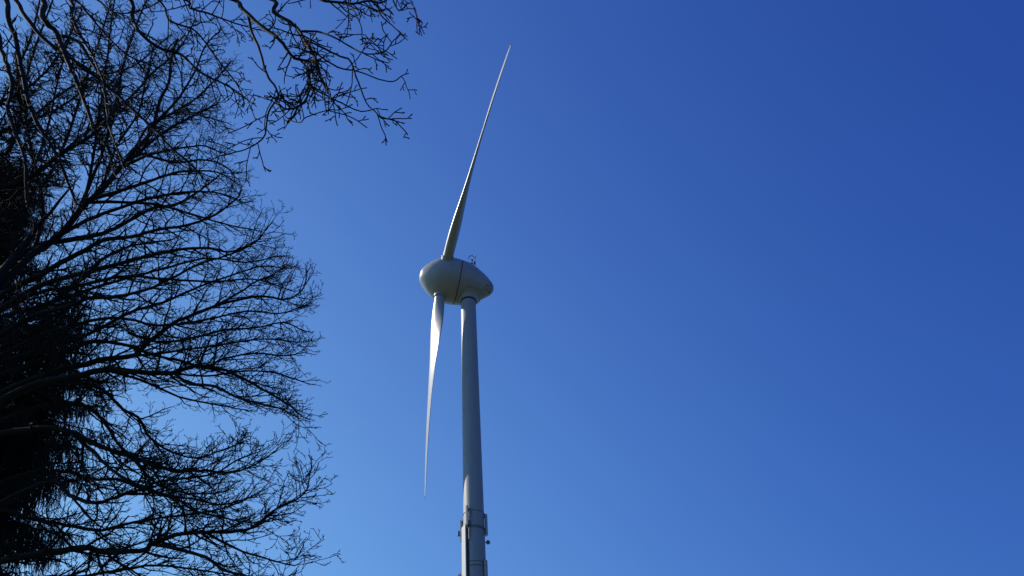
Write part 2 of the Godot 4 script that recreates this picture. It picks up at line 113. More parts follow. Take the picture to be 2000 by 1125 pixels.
class Buf:
	var v := PackedVector3Array()
	var n := PackedVector3Array()
	var i := PackedInt32Array()
	func tube(p: PackedVector3Array, r: PackedFloat32Array, sides: int) -> void:
		var k := p.size()
		if k < 2:
			return
		var t := (p[1] - p[0]).normalized()
		var side := t.cross(Vector3(0.31, 0.87, 0.38))
		if side.length() < 0.05:
			side = t.cross(Vector3.RIGHT)
		side = side.normalized()
		var first := v.size()
		for a in k:
			if a > 0 and a < k - 1:
				t = (p[a + 1] - p[a - 1]).normalized()
			elif a == k - 1:
				t = (p[a] - p[a - 1]).normalized()
			side = (side - t * side.dot(t)).normalized()
			var up := t.cross(side)
			for s in sides:
				var w := TAU * s / sides
				var d := side * cos(w) + up * sin(w)
				v.push_back(p[a] + d * r[a])
				n.push_back(d)
		for a in k - 1:
			for s in sides:
				var q := first + a * sides + s
				var q2 := first + a * sides + (s + 1) % sides
				i.append_array(PackedInt32Array([q, q + sides, q2, q2, q + sides, q2 + sides]))
	func cap(first: int, sides: int, centre: Vector3, d: Vector3) -> void:
		var c := v.size()
		v.push_back(centre)
		n.push_back(d)
		for s in sides:
			v.push_back(v[first + s])
			n.push_back(d)
		for s in sides:
			i.append_array(PackedInt32Array([c, c + 1 + s, c + 1 + (s + 1) % sides]))
	# rows of points, each row a closed ring; smooth normals
	func rings(rows: Array) -> void:
		var first := v.size()
		var m: int = rows[0].size()
		for row in rows:
			for q in row:
				v.push_back(q)
				n.push_back(Vector3.ZERO)
		for a in rows.size() - 1:
			for s in m:
				var q := first + a * m + s
				var q2 := first + a * m + (s + 1) % m
				for tri in [[q, q + m, q2], [q2, q + m, q2 + m]]:
					var f: Vector3 = (v[tri[2]] - v[tri[0]]).cross(v[tri[1]] - v[tri[0]])
					for w in tri:
						n[w] += f
					i.append_array(PackedInt32Array(tri))
		for q in range(first, v.size()):
			n[q] = n[q].normalized() if n[q].length() > 1e-12 else Vector3.UP
	func tri(a: Vector3, b: Vector3, c: Vector3) -> void:
		var f := (c - a).cross(b - a).normalized()
		var q := v.size()
		v.append_array(PackedVector3Array([a, b, c]))
		n.append_array(PackedVector3Array([f, f, f]))
		i.append_array(PackedInt32Array([q, q + 1, q + 2]))
	func quad(a: Vector3, b: Vector3, c: Vector3, d: Vector3) -> void:
		tri(a, b, c)
		tri(a, c, d)
	# a box with chamfered upright edges, axes x, y, z as half extents
	func box(c: Vector3, x: Vector3, y: Vector3, z: Vector3, bevel := 0.18) -> void:
		var o := []
		var e := 1.0 - bevel
		for q in [[1, e], [e, 1], [-e, 1], [-1, e], [-1, -e], [-e, -1], [e, -1], [1, -e]]:
			o.append([q[0], q[1]])
		for k in 8:
			var a: Vector3 = c + x * o[k][0] + z * o[k][1]
			var b: Vector3 = c + x * o[(k + 1) % 8][0] + z * o[(k + 1) % 8][1]
			quad(a - y, b - y, b + y, a + y)
			tri(c + y, a + y, b + y)
			tri(c - y, b - y, a - y)
	func mesh(m: Material) -> ArrayMesh:
		var arr := []
		arr.resize(Mesh.ARRAY_MAX)
		arr[Mesh.ARRAY_VERTEX] = v
		arr[Mesh.ARRAY_NORMAL] = n
		arr[Mesh.ARRAY_INDEX] = i
		var am := ArrayMesh.new()
		am.add_surface_from_arrays(Mesh.PRIMITIVE_TRIANGLES, arr)
		am.surface_set_material(0, m)
		return am

func obj(called: String, b: Buf, m: Material, parent: Node) -> MeshInstance3D:
	var o := MeshInstance3D.new()
	o.name = called
	o.mesh = b.mesh(m)
	parent.add_child(o, true)
	return o

func thing(called: String, label: String, category: String, at: Vector3) -> Node3D:
	var o := Node3D.new()
	o.name = called
	o.position = at
	add_child(o, true)
	o.set_meta("label", label)
	o.set_meta("category", category)
	return o

func noise_texture(freq: float, c0: Color, c1: Color, sd: int, octaves := 4) -> NoiseTexture2D:
	var f := FastNoiseLite.new()
	f.seed = sd
	f.noise_type = FastNoiseLite.TYPE_SIMPLEX_SMOOTH
	f.frequency = freq
	f.fractal_octaves = octaves
	var g := Gradient.new()
	g.set_color(0, c0)
	g.set_color(1, c1)
	var t := NoiseTexture2D.new()
	t.width = 512
	t.height = 512
	t.seamless = true
	t.noise = f
	t.color_ramp = g
	return t

func surface(c0: Color, c1: Color, rough: float, freq: float, size: float, sd: int) -> StandardMaterial3D:
	var m := StandardMaterial3D.new()
	m.albedo_texture = noise_texture(freq, c0.linear_to_srgb(), c1.linear_to_srgb(), sd)
	m.roughness = rough
	m.metallic_specular = 0.35
	m.uv1_triplanar = true
	m.uv1_world_triplanar = true
	m.uv1_scale = Vector3.ONE / size
	return m

func plain(c: Color, rough: float, metal := 0.0) -> StandardMaterial3D:
	var m := StandardMaterial3D.new()
	m.albedo_color = c.linear_to_srgb()
	m.roughness = rough
	m.metallic = metal
	return m

func make_sky() -> PanoramaSkyMaterial:
	# clear air: falls off with height and brightens towards the sun
	var az := deg_to_rad(SUN_AZIMUTH)
	var el := deg_to_rad(SUN_ELEVATION)
	var sun := Vector3(sin(az) * cos(el), sin(el), -cos(az) * cos(el))
	var im := Image.create(512, 256, false, Image.FORMAT_RGBF)
	for y in 256:
		var up := (0.5 - (y + 0.5) / 256.0) * PI
		for x in 512:
			var around := (x + 0.5) / 512.0 * TAU
			var d := Vector3(sin(around) * cos(up), sin(up), -cos(around) * cos(up))
			var g := d.dot(sun)
			g = 0.06 * log(1.0 + exp((g + 0.06) / 0.06)) - 0.06      # levels out away from the sun
			var h := maxf(d.y, 0.0)
			im.set_pixel(x, y, Color(exp(-2.279 - 2.600 * h + 2.309 * g), exp(-1.222 - 2.234 * h + 1.781 * g), exp(-0.321 - 1.157 * h + 0.855 * g)))
	var m := PanoramaSkyMaterial.new()
	m.panorama = ImageTexture.create_from_image(im)
	return m

func materials() -> void:
	paint = surface(Color(0.32, 0.325, 0.315), Color(0.39, 0.39, 0.38), 0.36, 0.012, 5.0, 3)
	paint.metallic_specular = 0.5
	tower_paint = surface(Color(0.32, 0.325, 0.32), Color(0.385, 0.385, 0.38), 0.5, 0.01, 6.0, 5)
	tower_paint.uv1_scale = Vector3(0.6, 0.06, 0.6)
	seal = plain(Color(0.015, 0.015, 0.016), 0.7)
	steel = plain(Color(0.16, 0.165, 0.17), 0.5, 0.4)
	antenna_white = surface(Color(0.36, 0.36, 0.35), Color(0.46, 0.46, 0.45), 0.5, 0.02, 1.5, 8)
	duct_white = surface(Color(0.5, 0.5, 0.48), Color(0.6, 0.6, 0.58), 0.5, 0.02, 2.0, 9)
	print_black = plain(Color(0.012, 0.014, 0.016), 0.5)
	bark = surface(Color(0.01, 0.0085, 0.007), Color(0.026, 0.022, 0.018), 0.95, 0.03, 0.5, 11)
	bark_darkened = surface(Color(0.008, 0.007, 0.006), Color(0.02, 0.017, 0.014), 0.95, 0.04, 0.35, 12)  # overhanging tree: albedo lowered to near black so sunlit sides read as shaded
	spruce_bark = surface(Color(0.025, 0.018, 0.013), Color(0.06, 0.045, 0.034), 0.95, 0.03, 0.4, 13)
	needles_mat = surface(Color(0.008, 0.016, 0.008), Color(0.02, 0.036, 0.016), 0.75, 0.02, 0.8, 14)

# ---------------------------------------------------------------- turbine

func spline(keys: Array, steps: int) -> Array:
	# Catmull-Rom through [position, radius]
	var out := []
	for a in keys.size() - 1:
		var p0: Vector2 = keys[maxi(a - 1, 0)]
		var p1: Vector2 = keys[a]
		var p2: Vector2 = keys[a + 1]
		var p3: Vector2 = keys[mini(a + 2, keys.size() - 1)]
		for s in steps:
			out.append(p1.cubic_interpolate(p2, p0, p3, float(s) / steps))
	out.append(keys[-1])
	return out

func lathe(b: Buf, keys: Array, sides: int, along: Vector3, side: Vector3, up: Vector3, at: Vector3, steps := 1) -> void:
	var rows := []
	for k in (spline(keys, steps) if steps > 1 else keys):
		var row := PackedVector3Array()
		for s in sides:
			var w := TAU * s / sides
			row.push_back(at + along * k.x + (side * cos(w) + up * sin(w)) * maxf(k.y, 0.0005))
		rows.append(row)
	b.rings(rows)

const EGG := [Vector2(-2.700, 0.000), Vector2(-2.672, 0.334), Vector2(-2.550, 0.764), Vector2(-2.155, 1.280), Vector2(-1.544, 1.862), Vector2(-0.726, 2.387), Vector2(0.120, 2.645), Vector2(0.778, 2.722), Vector2(1.727, 2.693), Vector2(2.799, 2.502), Vector2(3.570, 2.187), Vector2(4.444, 1.700), Vector2(5.055, 1.299), Vector2(5.619, 0.840), Vector2(5.901, 0.497), Vector2(6.014, 0.210), Vector2(6.042, 0.000)]

func egg_radius(s: float) -> float:
	for q in range(EGG.size() - 1):
		if s >= EGG[q].x and s <= EGG[q + 1].x:
			return lerpf(EGG[q].y, EGG[q + 1].y, (s - EGG[q].x) / (EGG[q + 1].x - EGG[q].x))
	return 0.0

func blade(b: Buf, u: Vector3, hub: Vector3) -> void:
	var et := (-axis_dir).cross(u).normalized()
	#            radius chord  thick  twist  round
	var st := [[2.148, 1.184, 1.0, 30.0, 1.0], [3.082, 1.184, 1.0, 30.0, 1.0], [3.736, 1.318, 0.88, 31.0, 0.9], [4.67, 1.585, 0.72, 30.0, 0.72], [5.791, 1.891, 0.58, 27.0, 0.52], [7.099, 2.149, 0.47, 22.5, 0.34], [8.874, 2.254, 0.36, 16.5, 0.2], [11.208, 2.196, 0.26, 10.0, 0.08], [14.01, 2.025, 0.19, 5.5, 0.02], [16.813, 1.795, 0.155, 2.4, 0.0], [19.615, 1.742, 0.135, 0.0, 0.0], [22.417, 1.438, 0.12, -1.8, 0.0], [24.752, 1.143, 0.11, -3.0, 0.0], [26.153, 0.893, 0.11, -3.5, 0.0], [26.713, 0.598, 0.11, -3.5, 0.0], [26.9, 0.196, 0.11, -3.5, 0.0]]
	var rows := []
	for a in st.size() - 1:
		var sub := 4 if a < st.size() - 3 else 2
		for s in sub + (1 if a == st.size() - 2 else 0):
			var f := float(s) / sub
			var z: Array = []
			for k in 5:
				var p0: float = st[maxi(a - 1, 0)][k]
				var p3: float = st[mini(a + 2, st.size() - 1)][k]
				z.append(lerpf(st[a][k], st[a + 1][k], f) if a == 0 or a >= st.size() - 3 else cubic_interpolate(st[a][k], st[a + 1][k], p0, p3, f))
			var r: float = lerpf(st[a][0], st[a + 1][0], f)
			var beta := deg_to_rad(z[3])
			var le := et * cos(beta) + axis_dir * sin(beta)
			var pn := axis_dir * cos(beta) - et * sin(beta)
			var c := hub + u * r - axis_dir * BLADE_BEND * pow(r / BLADE_LENGTH, 2.0)
			var round_: float = clampf(z[4], 0.0, 1.0)
			var row := PackedVector3Array()
			for q in 28:
				var w := TAU * q / 28.0
				var x := 0.5 * (1.0 - cos(w))
				var yt: float = 5.0 * z[2] * (0.2969 * sqrt(x) - 0.126 * x - 0.3516 * x * x + 0.2843 * pow(x, 3) - 0.1036 * pow(x, 4))
				var camber := 0.03 * (1.0 - pow(2.0 * x - 1.0, 2.0)) * (1.0 - round_)
				var ya: float = yt * 0.72 if q <= 14 else -yt
				var y: float = lerpf(ya - camber, 0.5 * sin(w) * z[2], round_)
				var px := lerpf(0.32, 0.5, round_)
				row.push_back(c + le * (px - x) * z[1] + pn * y * z[1])
			rows.append(row)
	b.rings(rows)

func ring_piece(b: Buf, at: Vector3, radius: float, thick: float, a0 := 0.0, a1 := TAU) -> void:
	var p := PackedVector3Array()
	var r := PackedFloat32Array()
	for k in 49:
		var w := lerpf(a0, a1, k / 48.0)
		p.push_back(at + Vector3(cos(w), 0, sin(w)) * radius)
		r.push_back(thick)
	b.tube(p, r, 6)

func rod(b: Buf, a: Vector3, c: Vector3, r: float, sides := 8, r2 := -1.0) -> void:
	var first := b.v.size()
	b.tube(PackedVector3Array([a, c]), PackedFloat32Array([r, r if r2 < 0 else r2]), sides)
	b.cap(first, sides, a, (a - c).normalized())
	b.cap(first + sides, sides, c, (c - a).normalized())

func blob(b: Buf, at: Vector3, x: Vector3, y: Vector3, z: Vector3) -> void:
	var rows := []
	for a in 9:
		var lat := -PI / 2 + PI * a / 8.0
		var row := PackedVector3Array()
		for s in 12:
			var w := TAU * s / 12.0
			row.push_back(at + x * cos(w) * maxf(cos(lat), 0.003) + z * sin(w) * maxf(cos(lat), 0.003) + y * sin(lat))
		rows.append(row)
	b.rings(rows)

func tower_radius(h: float) -> float:
	return lerpf(0.99, 0.835, h / 61.8)

func build_turbine() -> void:
	var t := thing("wind_turbine", "pale grey wind turbine with egg shaped nacelle and slender blades", "wind turbine", TURBINE_AT)
	var top := Vector3(0, HUB_HEIGHT, 0)
	var hub := top + axis_dir * HUB_REACH
	var b: Buf
	# tower
	b = Buf.new()
	var keys := []
	for k in 63:
		keys.append(Vector2(minf(k, 61.85), tower_radius(k)))
	lathe(b, keys, 72, Vector3.UP, Vector3.RIGHT, Vector3.BACK, Vector3.ZERO)
	var tower := obj("tower", b, tower_paint, t)
	for h in [20.6, 41.2]:
		b = Buf.new()
		lathe(b, [Vector2(h - 0.012, tower_radius(h) - 0.01), Vector2(h - 0.012, tower_radius(h) + 0.006), Vector2(h + 0.012, tower_radius(h) + 0.006), Vector2(h + 0.012, tower_radius(h) - 0.01)], 72, Vector3.UP, Vector3.RIGHT, Vector3.BACK, Vector3.ZERO)
		obj("flange_joint", b, tower_paint, tower)
	b = Buf.new()
	lathe(b, [Vector2(61.75, 0.75), Vector2(61.77, 0.885), Vector2(61.89, 0.895), Vector2(61.91, 0.75)], 60, Vector3.UP, Vector3.RIGHT, Vector3.BACK, Vector3.ZERO)
	obj("yaw_seal", b, seal, tower)
	# nacelle shells: the spinner turns with the blades, the rear cover carries the tower collar
	var cut := 1.755
	var front := []
	var rear := []
	for k in spline(EGG, 6):
		if k.x < cut - 0.08:
			front.append(k)
		elif k.x > cut + 0.08:
			rear.append(k)
	var rc := egg_radius(cut)
	front.append_array([Vector2(cut - 0.06, rc), Vector2(cut - 0.045, rc - 0.015), Vector2(cut - 0.045, rc - 0.3)])
	rear = [Vector2(cut + 0.045, rc - 0.3), Vector2(cut + 0.045, rc - 0.015), Vector2(cut + 0.06, rc - 0.002)] + rear
	b = Buf.new()
	lathe(b, front, 96, -axis_dir, side_dir, rise_dir, hub)
	var spinner := obj("spinner", b, paint, t)
	b = Buf.new()
	lathe(b, rear, 96, -axis_dir, side_dir, rise_dir, hub)
	var cover := obj("nacelle", b, paint, t)
	b = Buf.new()
	lathe(b, [Vector2(cut - 0.4, rc - 0.1), Vector2(cut + 0.4, rc - 0.1)], 96, -axis_dir, side_dir, rise_dir, hub)
	obj("seam_seal", b, seal, cover)
	b = Buf.new()
	lathe(b, [Vector2(61.92, 0.87), Vector2(61.925, 0.955), Vector2(61.97, 0.97), Vector2(62.12, 0.975), Vector2(62.26, 1.01), Vector2(62.42, 1.09), Vector2(62.58, 1.24), Vector2(62.74, 1.5)], 72, Vector3.UP, Vector3.RIGHT, Vector3.BACK, Vector3.ZERO)
	obj("tower_collar", b, paint, cover)
	# small fasteners along the spinner nose and hatch lips
	for w in [0.5, 2.6, 4.7]:
		b = Buf.new()
		var nd: Vector3 = side_dir * cos(w) + rise_dir * sin(w)
		var at: Vector3 = hub + axis_dir * 1.9 + nd * (egg_radius(-1.9) + 0.01)
		blob(b, at, axis_dir * 0.09, nd * 0.05, nd.cross(axis_dir) * 0.06)
		obj("lifting_eye", b, paint, spinner)
	# blades
	for k in 3:
		var ang := PI + ROTOR_PHASE + TAU * k / 3.0
		var u := rise_dir * cos(ang) + side_dir * sin(ang)
		b = Buf.new()
		blade(b, u, hub)
		var bl := obj("rotor_blade", b, paint, t)
		b = Buf.new()
		var e1 := axis_dir
		var e2 := u.cross(axis_dir)
		lathe(b, [Vector2(2.2, 0.69), Vector2(2.7, 0.69), Vector2(2.84, 0.705), Vector2(2.87, 0.69), Vector2(2.87, 0.63), Vector2(2.77, 0.61)], 48, u, e1, e2, hub)
		obj("root_collar", b, paint, bl)
		b = Buf.new()
		lathe(b, [Vector2(2.75, 0.625), Vector2(2.86, 0.625), Vector2(2.86, 0.58)], 48, u, e1, e2, hub)
		obj("root_seal", b, seal, bl)
		b = Buf.new()
		var tip := hub + u * 26.83 - axis_dir * BLADE_BEND
		blob(b, tip, axis_dir * 0.04, u * 0.22, e2 * 0.07)
		obj("lightning_receptor", b, steel, bl)
	build_marks(cover, hub)
	build_weather_mast(t, hub)
	build_antennas(t)

func build_marks(cover: Node3D, hub: Vector3) -> void:
	# dark print on the rounded tail, a few letter strokes: [s0, s1, angle0, angle1]
	for m in TAIL_MARKS:
		var b := Buf.new()
		for i in 4:
			for j in 4:
				var c := []
				for q in [[0, 0], [1, 0], [1, 1], [0, 1]]:
					var s: float = lerpf(m[0], m[1], (i + q[0]) / 4.0)
					var w: float = lerpf(m[2], m[3], (j + q[1]) / 4.0)
					c.append(hub - axis_dir * s + (side_dir * cos(w) + rise_dir * sin(w)) * (egg_radius(s) + 0.012))
				b.quad(c[0], c[1], c[2], c[3])
		obj("tail_lettering", b, print_black, cover)

const TAIL_MARKS := [[5.25, 5.55, -0.3, 0.0], [5.4, 5.62, -0.55, -0.36], [5.12, 5.22, -0.62, -0.4], [5.0, 5.06, -0.75, -0.45], [4.85, 4.9, -0.95, -0.7], [5.25, 5.31, -0.85, -0.62], [5.05, 5.1, -1.1, -0.85], [5.5, 5.7, -0.85, -0.72], [5.42, 5.66, -1.35, -1.12], [5.3, 5.5, -1.62, -1.45], [5.2, 5.26, -1.2, -0.98]]

func build_weather_mast(t: Node3D, hub: Vector3) -> void:
	var root := hub - axis_dir * 3.35 + rise_dir * (egg_radius(3.35) + 0.12)
	var b := Buf.new()
	rod(b, root - Vector3.UP * 0.4, root + Vector3.UP * 2.1, 0.06)
	rod(b, root + Vector3.UP * 1.5, root + Vector3.UP * 1.5 + Vector3.RIGHT * 0.36, 0.035)
	rod(b, root + Vector3.UP * 1.5, root + Vector3.UP * 1.5 + Vector3.LEFT * 0.2, 0.035)
	var mast := obj("weather_mast", b, steel, t)
	b = Buf.new()
	rod(b, root + Vector3(0.36, 1.4, 0), root + Vector3(0.36, 2.5, 0), 0.045)
	rod(b, root + Vector3(0.3, 1.3, 0), root + Vector3(0.3, 1.75, 0), 0.1)
	obj("sensor_post", b, print_black, mast)
	b = Buf.new()
	blob(b, root + Vector3(0.37, 2.75, 0), Vector3(0.085, 0, 0), Vector3(0, 0.24, 0), Vector3(0, 0, 0.085))
	obj("beacon", b, antenna_white, mast)
	b = Buf.new()
	blob(b, root + Vector3(0, 2.15, 0), Vector3(0.13, 0, 0), Vector3(0, 0.13, 0), Vector3(0, 0, 0.13))
	obj("wind_sensor", b, print_black, mast)
	b = Buf.new()
	rod(b, root + Vector3(-0.1, 1.25, 0), root + Vector3(-0.1, 1.65, 0.0), 0.1)
	obj("wind_sensor", b, print_black, mast)
	b = Buf.new()
	var p := PackedVector3Array()
	var r := PackedFloat32Array()
	for k in 25:
		var w := lerpf(-2.3, 1.35, k / 24.0)
		p.push_back(root + Vector3(-0.1 + 0.4 * sin(w), 2.2 + 0.8 * cos(w), 0.05 * sin(w)))
		r.push_back(0.042)
	b.tube(p, r, 6)
	obj("lightning_hoop", b, print_black, mast)

func around(h: float, az: float, out: float) -> Vector3:
	# a point beside the tower: az in degrees, 0 towards the viewer, positive to the right
	var w := deg_to_rad(az)
	return Vector3(sin(w), 0, cos(w)) * (tower_radius(h) + out) + Vector3.UP * h

func panel_antenna(t: Node3D, h0: float, h1: float, az: float, out: float, w: float, d: float, label: String) -> MeshInstance3D:
	var o := deg_to_rad(az)
	var n := Vector3(sin(o), 0, cos(o))
	var side := Vector3(cos(o), 0, -sin(o))
	var c := around((h0 + h1) / 2, az, out)
	var b := Buf.new()
	b.box(c, side * w / 2, Vector3.UP * (h1 - h0) / 2, n * d / 2, 0.3)
	var a := obj("panel_antenna", b, antenna_white, t)
	if label:
		a.set_meta("label", label)
	b = Buf.new()
	var back := c - n * (d / 2 + 0.07)
	rod(b, back + Vector3.UP * (h1 - h0) * 0.56, back - Vector3.UP * (h1 - h0) * 0.58, 0.04)
	obj("mounting_pole", b, steel, a)
	for f in [0.4, -0.42]:
		b = Buf.new()
		b.box(back + Vector3.UP * (h1 - h0) * f - n * (out - d / 2) * 0.5, side * 0.06, Vector3.UP * 0.06, n * maxf((out - d / 2) * 0.5 + 0.08, 0.08))
		obj("bracket", b, steel, a)
	b = Buf.new()
	for f in [-0.25, 0.0, 0.25]:
		rod(b, c + side * w * f - Vector3.UP * (h1 - h0) * 0.5, c + side * w * f - Vector3.UP * ((h1 - h0) * 0.5 + 0.16) - n * 0.03, 0.022, 6)
	obj("connector", b, print_black, a)
	return a

func build_antennas(t: Node3D) -> void:
	var b: Buf
	# steel bands round the tower
	for q in [[35.2, 0.022], [33.75, 0.035], [33.6, 0.028], [30.6, 0.022], [30.25, 0.028]]:
		b = Buf.new()
		ring_piece(b, Vector3.UP * q[0], tower_radius(q[0]) + 0.02, q[1])
		obj("clamp_band", b, steel, t)
	# the wide cable duct that starts below the antennas
	b = Buf.new()
	var rows := []
	for h in [8.0, 34.0]:
		var row := PackedVector3Array()
		for k in 9:
			row.push_back(around(h, -82, 0.1).lerp(around(h, -36, 0.1), k / 8.0) + Vector3(sin(deg_to_rad(-59)), 0, cos(deg_to_rad(-59))) * 0.07)
		for k in 9:
			row.push_back(around(h, lerpf(-37, -84, k / 8.0), 0.005))
		rows.append(row)
	b.rings(rows)
	for k in 8:
		b.quad(rows[1][k], rows[1][k + 1], rows[1][16 - k], rows[1][17 - k])
	obj("cable_duct", b, duct_white, t)
	# cables beside the duct
	for az in [-33.5, -30.0, -26.5]:
		b = Buf.new()
		rod(b, around(8.0, az, 0.04), around(33.6, az, 0.04), 0.03)
		obj("feeder_cable", b, print_black, t)
	panel_antenna(t, 33.75, 35.55, -25.0, 0.26, 0.22, 0.12, "grey panel antenna in front of the tower")
	panel_antenna(t, 33.15, 35.0, 76.0, 0.24, 0.24, 0.13, "panel antenna on the right side of the tower")
	panel_antenna(t, 33.0, 34.95, -104.0, 0.26, 0.24, 0.13, "panel antenna on the left side of the tower")
	panel_antenna(t, 28.2, 30.7, 58.0, 0.2, 0.3, 0.16, "lower panel antenna on the right side")
	panel_antenna(t, 28.0, 30.1, -100.0, 0.46, 0.24, 0.13, "lower panel antenna on the left side")
	# radio units
	b = Buf.new()
	b.box(around(33.7, -98.0, 0.44), Vector3(0.09, 0, 0), Vector3(0, 0.2, 0), Vector3(0, 0, 0.12), 0.2)
	obj("radio_unit", b, steel, t)
	b = Buf.new()
	b.box(around(34.0, -17.0, 0.1), Vector3(0.08, 0, 0), Vector3(0, 0.24, 0), Vector3(0, 0, 0.07), 0.2)
	obj("radio_unit", b, steel, t)
	b = Buf.new()
	rod(b, around(32.5, -20.0, 0.1), around(33.5, -20.0, 0.1), 0.05)
	obj("white_rod", b, antenna_white, t)
	# round link dish at the right edge
	b = Buf.new()
	var c := around(32.5, 84.0, 0.26)
	var n := Vector3(0.55, 0.0, 0.83).normalized()
	lathe(b, [Vector2(-0.16, 0.02), Vector2(-0.15, 0.1), Vector2(-0.06, 0.17), Vector2(0.04, 0.185), Vector2(0.06, 0.17), Vector2(0.08, 0.0)], 28, n, n.cross(Vector3.UP), Vector3.UP, c)
	var dish := obj("link_dish", b, steel, t)
	b = Buf.new()
	rod(b, around(32.52, 84.0, 0.0), c - n * 0.1, 0.035)
	obj("bracket", b, steel, dish)
	# loose cable loops
	for q in [[35.3, 34.4, -21.0, -12.0], [33.7, 33.1, -24.0, -15.0]]:
		b = Buf.new()
		var p := PackedVector3Array()
		var r := PackedFloat32Array()
		for k in 13:
			var f := k / 12.0
			p.push_back(around(lerpf(q[0], q[1], f) , lerpf(q[2], q[3], sin(f * PI)), 0.06 + 0.1 * sin(f * PI)))
			r.push_back(0.025)
		b.tube(p, r, 5)
		obj("feeder_cable", b, print_black, t)

# ---------------------------------------------------------------- trees

var rng := RandomNumberGenerator.new()

func rand_dir() -> Vector3:
	var z := rng.randf_range(-1, 1)
	var w := rng.randf() * TAU
	var q := sqrt(1 - z * z)
	return Vector3(q * cos(w), z, q * sin(w))

# one branch and everything that grows from it
func grow(b: Buf, fine: Buf, p0: Vector3, d0: Vector3, length: float, r0: float, level: int, g: Dictionary) -> void:
	var segs: int = g.segs[level]
	var p := PackedVector3Array([p0])
	var rad := PackedFloat32Array([r0])
	var d := d0
	var step := length / segs
	var r1: float = maxf(r0 * 0.4, g.thin)
	for s in segs:
		d = (d + rand_dir() * g.wander[level] + Vector3.UP * g.lift[level]).normalized()
		p.push_back(p[s] + d * step * rng.randf_range(0.8, 1.2))
		rad.push_back(lerpf(r0, r1, (s + 1.0) / segs))
	if level == g.levels and g.bud > 0.0:
		var e := p[segs]
		p.push_back(e + d * g.bud * 1.2)
		rad.push_back(g.bud)
		p.push_back(e + d * g.bud * 3.2)
		rad.push_back(g.bud * 0.3)
	(b if level < 2 else fine).tube(p, rad, g.sides[level])
	if level >= g.levels:
		return
	var many := int(length * g.density[level] + rng.randf())
	var flip := 1.0 if rng.randf() < 0.5 else -1.0
	for c in many:
		var f := clampf((c + rng.randf_range(0.15, 0.85)) / many, 0.1, 1.0)
		f = lerpf(0.12, 1.0, f)
		sprout(b, fine, p, rad, f, length, level + 1, g, flip)
		flip = -flip

func sprout(b: Buf, fine: Buf, p: PackedVector3Array, rad: PackedFloat32Array, f: float, length: float, level: int, g: Dictionary, flip: float) -> void:
	var x: float = clampf(f * (p.size() - 1), 0.0, p.size() - 1.001)
	var k := int(x)
	var at := p[k].lerp(p[k + 1], x - k)
	var t := (p[k + 1] - p[k]).normalized()
	var perp := t.cross(Vector3.UP)
	if perp.length() < 0.1:
		perp = Vector3.RIGHT
	perp = (perp.normalized() * flip + rand_dir() * g.spread).normalized()
	perp = (perp - t * perp.dot(t)).normalized()
	var ang := deg_to_rad(rng.randf_range(g.angle[0], g.angle[1]))
	var d := (t * cos(ang) + perp * sin(ang)).normalized()
	var l: float = length * g.ratio[level] * (1.0 - (0.5 if level == 1 else 0.55) * f) * rng.randf_range(0.55, 1.35)
	l = clampf(l, g.shortest[level], g.longest[level])
	grow(b, fine, at, d, l, clampf(lerpf(rad[k], rad[k + 1], x - k) * 0.62, g.thin, g.thick[level]), level, g)

func limb(tree: Node3D, data: Array, g: Dictionary, m: Material) -> void:
	var base := tree.position
	var key: Array[Vector3] = []
	var kr: Array[float] = []
	for k in data.size() / 4:
		key.append(Vector3(data[4 * k], data[4 * k + 1], data[4 * k + 2]) - base)
		kr.append(data[4 * k + 3])
	var p := PackedVector3Array()
	var rad := PackedFloat32Array()
	var length := 0.0
	for a in key.size() - 1:
		var p0 := key[maxi(a - 1, 0)]
		var p3 := key[mini(a + 2, key.size() - 1)]
		for s in 4:
			var f := s / 4.0
			var q := key[a].cubic_interpolate(key[a + 1], p0, p3, f)
			if a + s > 0:
				q += rand_dir() * minf(kr[a] * 0.3, 0.008)
			p.push_back(q)
			rad.push_back(lerpf(kr[a], kr[a + 1], f) * rng.randf_range(0.95, 1.06))
		length += key[a].distance_to(key[a + 1])
	p.push_back(key[-1])
	rad.push_back(kr[-1])
	var b := Buf.new()
	var fine := Buf.new()
	b.tube(p, rad, 9)
	var vigour := rng.randf_range(0.65, 1.35)
	var many := int(length * g.density[0] * vigour)
	var flip := 1.0
	for c in many:
		var f: float = clampf((c + rng.randf_range(-0.6, 1.6)) / many, 0.0, 1.0)
		f = lerpf(g.bare, 1.0, pow(f, 0.75))
		sprout(b, fine, p, rad, f, g.reach * (1.25 - 0.35 * vigour), 1, g, flip)
		flip = -flip
	# the tip itself goes on as a twig
	grow(b, fine, p[-1], (p[-1] - p[-2]).normalized(), g.longest[2] * 0.4, kr[-1], 2, g)
	var o := obj("limb", b, m, tree)
	var w := obj("twigs", fine, m, o)
	w.set_meta("kind", "stuff")

func trunk(tree: Node3D, pts: Array, m: Material) -> void:
	var b := Buf.new()
	var p := PackedVector3Array()
	var r := PackedFloat32Array()
	for a in pts.size() - 1:
		for s in 5:
			var f := s / 5.0
			p.push_back(pts[a][0].lerp(pts[a + 1][0], f) + rand_dir() * 0.02)
			r.push_back(lerpf(pts[a][1], pts[a + 1][1], f) * rng.randf_range(0.96, 1.04))
	p.push_back(pts[-1][0])
	r.push_back(pts[-1][1])
	b.tube(p, r, 16)
	obj("trunk", b, m, tree)

